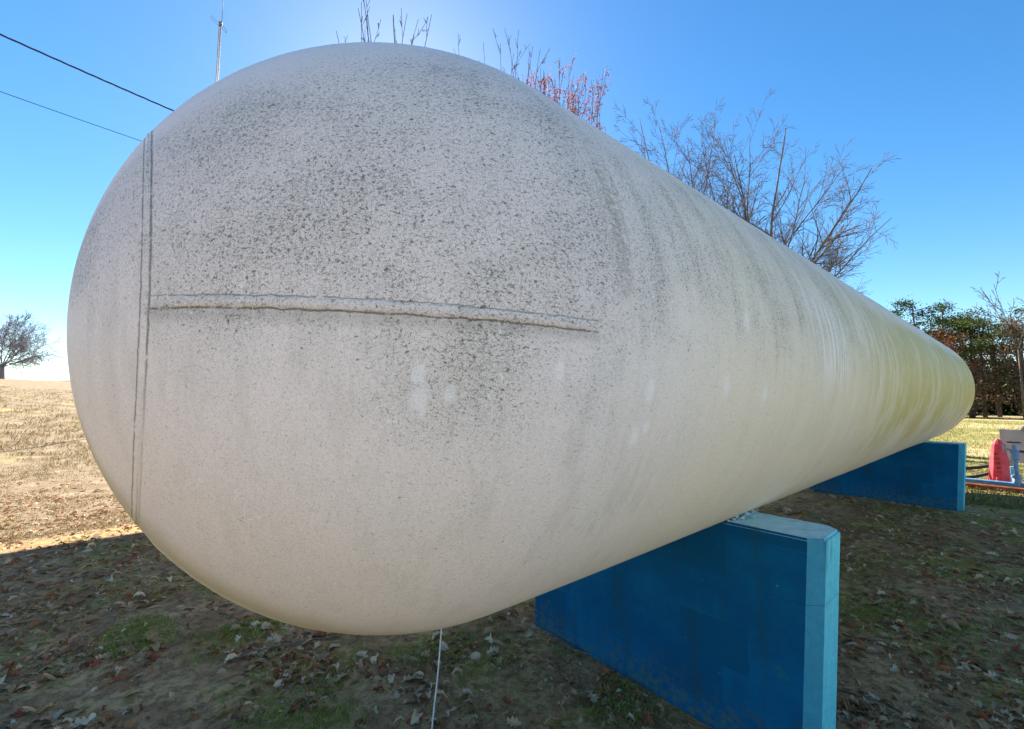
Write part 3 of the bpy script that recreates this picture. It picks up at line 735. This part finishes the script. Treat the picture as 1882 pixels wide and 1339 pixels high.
# the wood on the right
def clumps(r, cx, cz, h, w, n, per, sx, sz):
    pts = []
    for i in range(n):
        a = r.uniform(0, 2 * math.pi); zz = r.random(); q = math.sqrt(r.random())
        ww = w * (.35 + .65 * math.sin(math.pi * min(1, .12 + .82 * zz)))
        c = Vector((math.cos(a) * ww * q, math.sin(a) * ww * q, cz + h * zz))
        for k in range(per): pts.append(c + Vector((r.gauss(0, sx), r.gauss(0, sx), r.gauss(0, sz))))
    return pts
PINE = [(.035, .06, .018), (.055, .09, .025), (.09, .12, .03), (.02, .036, .015)]
PINE2 = [(.09, .12, .03), (.12, .14, .035), (.065, .09, .025)]
RUST = [(.20, .085, .04), (.15, .065, .035), (.26, .13, .06), (.09, .05, .03)]
BRN = [(.13, .09, .055), (.08, .06, .04), (.20, .13, .075)]
GW = 'trees at the edge of the far wood'
def wood_tree(name, px, dist, top, kind, seed, label, low=.45, w=2.2):
    r = random.Random(seed); p = ray_pt(px, top, dist); gz = hgt(p.x, p.y) - .1
    e = empty(name, (p.x, p.y, gz), 0, label, 'tree', GW); H = p.z - gz
    pal = {'p': PINE, 'q': PINE2, 'r': RUST, 'b': BRN}[kind]
    m1 = MB(); tx, ty = r.uniform(-.4, .4), r.uniform(-.3, .3)
    m1.tube([(0, 0, 0), (tx * .3, ty * .3, H * .5), (tx, ty, H * .96)], [.17, .12, .04], 7)
    for k in range(9):
        zz = H * r.uniform(low * .8, .92); a = r.uniform(0, 6.28); l_ = w * r.uniform(.4, .9)
        m1.tube([(tx * zz / H, ty * zz / H, zz), (math.cos(a) * l_, math.sin(a) * l_, zz + l_ * .35)], [.05, .018], 4)
    m1.build('trunk', M['pinebark'], e, True)
    pts = clumps(r, 0, H * low, H * (1 - low) * .96, w, 17 if kind in 'pq' else 26, 210 if kind in 'pq' else 110, .44 if kind in 'pq' else .36, .19 if kind in 'pq' else .36)
    v_, f_, c_ = leaf_cards(pts, .095 if kind in 'pq' else .11, pal, r, .1)
    mesh_obj('crown', v_, f_, M['needles'], e, False, c_)
WT = [('pine_tree', 1680, 60, 550, 'p', 'round topped dark pine closest to the tank end', .68, 2.7),
      ('pine_tree', 1726, 63, 560, 'p', 'second dark pine from the tank end with a ragged top', .6, 1.9),
      ('rust_leaf_tree', 1740, 58, 596, 'r', 'rust orange leaved tree in front of the dark pines', .25, 2.3),
      ('pine_tree', 1756, 66, 572, 'p', 'slim dark pine behind the rust orange tree', .5, 1.2),
      ('pine_tree', 1794, 60, 570, 'q', 'bright green pine in the middle of the wood edge', .35, 2.0),
      ('pine_tree', 1776, 66, 588, 'p', 'narrow dark pine just left of the bright green pine', .5, 1.2),
      ('brown_leaf_tree', 1824, 61, 606, 'b', 'dull brown leaved tree right of the bright green pine', .2, 2.1),
      ('pine_tree', 1818, 67, 585, 'p', 'small topped pine behind the dull brown tree', .5, 1.4),
      ('pine_tree', 1866, 63, 568, 'q', 'tall yellow green pine behind the bare tree at the right edge', .35, 1.9),
      ('brown_leaf_tree', 1874, 58, 592, 'b', 'brown leaved tree at the right picture edge', .15, 2.4),
      ('brown_leaf_tree', 1780, 57, 668, 'b', 'low brown scrub tree under the bright green pine', .08, 1.9),
      ('brown_leaf_tree', 1700, 57, 640, 'r', 'low rust coloured tree half hidden by the tank end', .1, 2.0),
      ('pine_tree', 1640, 62, 575, 'p', 'dark pine mostly hidden by the top line of the tank', .4, 2.3),
      ('pine_tree', 1905, 60, 560, 'p', 'dark pine cut off by the right picture edge', .3, 2.3)]
for i, (nm, px, d_, top, k_, lab, low, w_) in enumerate(WT): wood_tree(nm, px, d_, top, k_, 100 + i, lab, low, w_)
e, t = bare_tree('bare_tree', 1860, 54, 508, 61, 'bare forked tree standing in front of the wood at the right edge', GW, stems=4, lean=((180, 28), (0, 16), (170, 10), (0, 34)), maxl=3, trunk_r=.075, split=.5, tree=Tree(61, .017, .09, .03, (24, 46), 1.2, (.34, .54)), barkm=M['pinebark'])
# the rest of the wood as one mass
r = random.Random(77); pts = []; cols = []
V_ = []; F_ = []; C_ = []
for i in range(120):
    a = rad(r.uniform(34, 62)); d_ = r.uniform(66, 96); x_, y_ = math.sin(a) * d_, math.cos(a) * d_; g_ = hgt(x_, y_)
    h_ = r.uniform(3.0, 5.6); pal = r.choice([PINE, PINE, PINE, BRN, PINE2])
    c = [q + Vector((x_, y_, g_)) for q in clumps(r, 0, h_ * .12, h_ * .85, 2.2, 13, 26, .6, .45)]
    v_, f_, cc = leaf_cards(c, .28, pal, r, .2); n = len(V_); V_ += v_; F_ += [tuple(q + n for q in f) for f in f_]; C_ += cc
    m1 = MB(); m1.tube([(x_, y_, g_ - .2), (x_ + r.uniform(-.3, .3), y_, g_ + h_)], [.15, .05], 5); n = len(V_)
    V_ += m1.v; F_ += [tuple(q + n for q in f) for f in m1.f]; C_ += [(.07, .055, .045)] * len(m1.v)
o = mesh_obj('far_wood', V_, F_, M['needles'], None, False, C_); tag(o, 'dense mixed wood filling in behind the trees at the right', 'wood', None, 'stuff')

# ------------------------------------------------------------------ leaf litter, grass, sticks
def leaf_mesh(kind, seed):
    """curled dry leaf, 9 cm long: lobed oak outline or plain oval"""
    r = random.Random(seed); n = 9; L = 1.0; left = []; right = []; mid = []
    cu, tw = r.uniform(.5, 1.6), r.uniform(-.5, .5)
    for i in range(n):
        t_ = i / (n - 1); w = .30 * math.sin(math.pi * (.06 + .9 * t_)) ** .7
        if kind == 'oak': w *= (1.35 if i % 2 else .50)
        z = .18 * cu * math.sin(math.pi * t_) + .05 * r.uniform(-1, 1)
        mid.append(Vector((t_ - .5, .03 * math.sin(4 * t_ + seed), z)))
        c = cu * .35 + r.uniform(-.1, .15)
        left.append(Vector((t_ - .5 + (.07 if kind == 'oak' and i % 2 else 0), w, z + c * w + tw * w * (t_ - .5))))
        right.append(Vector((t_ - .5 + (.07 if kind == 'oak' and i % 2 else 0), -w * r.uniform(.85, 1.1), z + c * w - tw * w * (t_ - .5))))
    vs = mid + left + right; fs = []
    for i in range(n - 1):
        fs.append((i, i + 1, n + i + 1, n + i)); fs.append((i + 1, i, 2 * n + i, 2 * n + i + 1))
    # stalk
    k = len(vs); vs += [Vector((-.5, .012, 0)), Vector((-.5, -.012, 0)), Vector((-.78, .0, .05))]; fs.append((k, k + 1, k + 2))
    mz = min(v.z for v in vs)
    return [v - Vector((0, 0, mz)) for v in vs], fs
LEAFCOL = {'tan': [(.60, .39, .215), (.72, .53, .34), (.50, .315, .165), (.43, .265, .135)], 'brown': [(.36, .18, .08), (.44, .24, .11), (.26, .13, .06)], 'red': [(.34, .09, .04), (.44, .14, .055)]}
def shade_box(s, l): return 1
CL = [(-2.81, 2.76, .75, 3.0), (-1.14, 3.17, .45, 2.4), (3.75, 3.64, 1.3, 6.5), (2.6, 2.75, .8, 5.0), (5.09, 8.16, 1.2, 2.0), (-4.4, 4.61, 1.2, 7.0), (-5.6, 5.6, 1.2, 9.0), (5.6, 4.9, 1.4, 5.0), (-7.2, 7.4, .9, 6.0), (-8.6, 7.6, 1.0, 6.0), (-6.3, 6.9, .6, 5.0), (.75, 3.1, .35, 1.2)]
def density(x, y):
    d = .55
    for (cx, cy, w, k) in CL: d += k * math.exp(-((x - cx) ** 2 + (y - cy) ** 2) / (2 * w * w))
    q = .42 + 1.15 * mnoise.noise(Vector((x * 1.5, y * 1.5, 2.2))) + .7 * mnoise.noise(Vector((x * 4.1, y * 4.1, 1.2)))
    d *= .16 + 1.9 * max(0, q) ** 1.4
    return d
cp = Vector((0, 0, HC)); C0 = AX.copy()
def hidden(p):                 # does the tank stand between the camera and this spot?
    d = (p - cp); L_ = d.length; d.normalize(); A_ = C0 - cp
    b = d.dot(U); den = 1 - b * b; s_ = (b * d.dot(A_) - U.dot(A_)) / den; s_ = min(max(s_, 0), LEN * R)
    t_ = d.dot(A_ + U * s_)
    return 0 < t_ < L_ and (d * t_ - A_ - U * s_).length < R
def in_frame(p):
    c_, s_ = math.cos(rad(4.53)), math.sin(rad(4.53)); y_ = c_ * p.y + s_ * (p.z - HC); z_ = -s_ * p.y + c_ * (p.z - HC)
    if y_ < .2: return False
    return abs(p.x / y_ * 800) < 935 and abs(z_ / y_ * 800) < 660
def in_support(p):
    d = p - AX; s_ = d.dot(U) / R; l_ = abs(d.dot(V)) / R
    return l_ < .99 and (1.45 < s_ < 1.9 or 7.95 < s_ < 8.4)
r = random.Random(404); cand = []
while len(cand) < 16000:
    a = rad(r.uniform(-56, 56)); d_ = 2.2 + 12.5 * r.random() ** 1.25
    x_, y_ = math.sin(a) * d_, math.cos(a) * d_
    if r.random() * 4.2 > density(x_, y_): continue
    p = Vector((x_, y_, hgt(x_, y_)))
    if in_support(p): continue
    cand.append(p)
protos = {}
for ck in LEAFCOL:
    for k in range(6):
        v_, f_ = leaf_mesh('oak' if k < 4 else 'oval', 10 + k); me = bpy.data.meshes.new('fallen_leaf'); me.from_pydata([tuple(q) for q in v_], [], f_); me.update()
        c = LEAFCOL[ck][k % len(LEAFCOL[ck])]; at = me.color_attributes.new('tint', 'FLOAT_COLOR', 'POINT')
        at.data.foreach_set('color', [x for _ in v_ for x in (*c, 1)]); me.materials.append(M['litter']); me.polygons.foreach_set('use_smooth', [True] * len(me.polygons))
        protos[ck, k] = me
vis = sorted([p for p in cand if in_frame(p) and not hidden(p)], key=lambda p: p.length)[:290]
vset = set(id(p) for p in vis)
LAB = {'tan': 'pale dry curled leaf lying on the shaded ground near the tank', 'brown': 'dark brown dry leaf lying on the shaded ground near the tank', 'red': 'reddish dry leaf lying on the shaded ground near the tank'}
for p in vis:
    ck = r.choices(['tan', 'brown', 'red'], [.50, .42, .08])[0]
    o = bpy.data.objects.new('fallen_leaf', protos[ck, r.randrange(6)]); COL.objects.link(o)
    s_ = r.choice((.04, .05, .06, .07, .095)) * r.uniform(.8, 1.1); o.scale = (s_, s_ * r.uniform(.35, 1.0), s_ * r.uniform(.4, 1.2))
    o.location = p - Vector((0, 0, .004)); o.rotation_euler = (r.uniform(-.7, .7), r.uniform(-.35, .35), r.uniform(0, 6.28))
    tag(o, LAB[ck], 'leaf', {'tan': 'pale fallen leaves', 'brown': 'dark brown fallen leaves', 'red': 'reddish fallen leaves'}[ck])
V_ = []; F_ = []; C_ = []
shapes = [leaf_mesh('oak' if k < 4 else 'oval', 10 + k) for k in range(6)]
for p in cand:
    if id(p) in vset: continue
    v_, f_ = shapes[r.randrange(6)]; s_ = r.choice((.04, .055, .07, .10)) * r.uniform(.8, 1.1); zz = s_ * r.uniform(.4, 1.2)
    m_ = Matrix.Translation(p - Vector((0, 0, .004))) @ Matrix.Rotation(r.uniform(0, 6.28), 4, 'Z') @ Matrix.Rotation(r.uniform(-.7, .7), 4, 'X') @ Matrix.Diagonal((s_, s_ * r.uniform(.35, 1), zz, 1))
    n = len(V_); V_ += [tuple(m_ @ q) for q in v_]; F_ += [tuple(q + n for q in f) for f in f_]
    ck = r.choices(['tan', 'brown', 'red'], [.50, .40, .10])[0]; c = r.choice(LEAFCOL[ck]); k = r.uniform(.8, 1.2); C_ += [(c[0] * k, c[1] * k, c[2] * k)] * len(v_)
# crumbs of broken leaf
for i in range(14000):
    a = rad(r.uniform(-56, 56)); d_ = 2.2 + 9 * r.random() ** 1.3; x_, y_ = math.sin(a) * d_, math.cos(a) * d_
    if r.random() * 3.2 > density(x_, y_) + .3: continue
    p = Vector((x_, y_, hgt(x_, y_) + .003)); q = r.uniform(.006, .02); n = len(V_); b = r.uniform(0, 6.28)
    if in_support(p): continue
    for k in range(3): V_.append((p.x + q * math.cos(b + k * 2.1 + r.uniform(-.4, .4)), p.y + q * math.sin(b + k * 2.1) * .7, p.z + r.uniform(0, .008)))
    F_.append((n, n + 1, n + 2)); c = r.choice(LEAFCOL['tan'] + LEAFCOL['brown']); k = r.uniform(.6, 1.1); C_ += [(c[0] * k, c[1] * k, c[2] * k)] * 3
o = mesh_obj('leaf_litter', V_, F_, M['litter'], None, False, C_); tag(o, 'scattered dry leaf litter covering the soil around the tank', 'leaf litter', None, 'stuff')

# grass: short green tufts and moss in the shade, dry straw in the field
def blades(V_, F_, C_, p, n, h, w, pal, spread, r):
    for i in range(n):
        a = r.uniform(0, 6.28); q = spread * math.sqrt(r.random()); b = p + Vector((q * math.cos(a), q * math.sin(a), -.004))
        ln = r.uniform(.1, .8) * h; c = r.uniform(0, 6.28); hh_ = h * r.uniform(.5, 1.1); k = len(V_); ww = w * r.uniform(.6, 1.2)
        t_ = Vector((math.cos(c), math.sin(c), 0)); s_ = Vector((-t_.y, t_.x, 0)) * ww
        V_ += [tuple(b - s_), tuple(b + s_), tuple(b + t_ * ln * .4 + Vector((0, 0, hh_ * .65)) + s_ * .7), tuple(b + t_ * ln + Vector((0, 0, hh_)))]
        F_ += [(k, k + 1, k + 2), (k, k + 2, k + 3)]; cc = r.choice(pal); m_ = r.uniform(.7, 1.25); C_ += [(cc[0] * m_, cc[1] * m_, cc[2] * m_)] * 4
GRN = [(.26, .33, .05), (.21, .28, .045), (.38, .40, .06), (.21, .30, .09)]
r = random.Random(909); V_ = []; F_ = []; C_ = []
GC = [(-3.2, 4.35, .7), (-1.08, 2.6, .45), (-2.0, 3.64, .35), (-2.8, 3.4, .4), (4.36, 4.75, 1.3), (5.6, 5.6, 1.2), (3.2, 3.7, .6), (-.6, 3.3, .5), (6.5, 6.2, 1.0), (.5, 2.9, .35), (4.0, 8.0, 1.0)]
i = 0
while i < 9000:
    cx, cy, w_ = r.choice(GC); x_, y_ = r.gauss(cx, w_ * .7), r.gauss(cy, w_ * .7)
    i += 1
    if mnoise.noise(Vector((x_ * 2.2, y_ * 2.2, 8))) < -.02 + r.uniform(-.1, .1): continue
    p = Vector((x_, y_, hgt(x_, y_)))
    if in_support(p): continue
    blades(V_, F_, C_, p, 5, r.uniform(.015, .045), .0022, GRN, .05, r)
o = mesh_obj('short_grass', V_, F_, M['grass'], None, False, C_); tag(o, 'thin short green grass in patches on the shaded soil', 'grass', None, 'stuff')
V_ = []; F_ = []; C_ = []
STR = [(.33, .25, .135), (.40, .31, .19), (.25, .17, .09), (.17, .11, .06), (.29, .26, .11)]
for i in range(19000):
    a = rad(r.uniform(-54, -28)); d_ = 8.6 + 62 * r.random() ** 1.9
    x_, y_ = math.sin(a) * d_, math.cos(a) * d_
    p = Vector((x_, y_, hgt(x_, y_))); k = 1 + d_ / 22
    if mnoise.noise(Vector((x_ * .8, y_ * .8, 4))) < -.12: continue
    blades(V_, F_, C_, p, 4, r.uniform(.03, .10) * min(k, 2.2) * (.35 + .65 * smooth(11, 22, d_)), .0035 * k, STR, .09 * k, r)
o = mesh_obj('dry_field_grass', V_, F_, M['grass'], None, False, C_); tag(o, 'dry straw coloured grass tufts across the open field at left', 'grass', None, 'stuff')
V_ = []; F_ = []; C_ = []
LWN = [(.19, .21, .045), (.26, .24, .08), (.13, .16, .035), (.34, .28, .13)]
for i in range(9000):
    a = rad(r.uniform(40, 56)); d_ = 10.2 + 40 * r.random() ** 1.8; x_, y_ = math.sin(a) * d_, math.cos(a) * d_
    p = Vector((x_, y_, hgt(x_, y_))); k = 1 + d_ / 22
    blades(V_, F_, C_, p, 4, r.uniform(.02, .06) * min(k, 2.0), .003 * k, LWN, .09 * k, r)
o = mesh_obj('lawn_grass', V_, F_, M['grass'], None, False, C_); tag(o, 'yellow green lawn grass in sun and shade beyond the far support', 'grass', None, 'stuff')
# fallen sticks
def stick(path, rr, label):
    mb = MB(); pts = [Vector((x, y, hgt(x, y) + z)) for x, y, z in path]
    mb.tube(pts, rr, 6); o = mb.build('fallen_stick', M['stick'], None, True); tag(o, label, 'stick')
stick([(-1.98, 3.16, .01), (-1.75, 3.28, .03), (-1.5, 3.42, .02), (-1.3, 3.46, .012)], [.004, .007, .006, .003], 'bent dead twig among pale leaves left of the hanging cord')
stick([(.34, 3.42, .012), (.42, 3.28, .02), (.56, 3.22, .015), (.72, 3.24, .01)], [.003, .006, .006, .004], 'curved dead twig on the soil beside the near blue support')
stick([(2.02, 2.86, .02), (2.12, 2.74, .03), (2.22, 2.62, .02)], [.005, .007, .004], 'short pale stick leaning by the outer end of the near support')
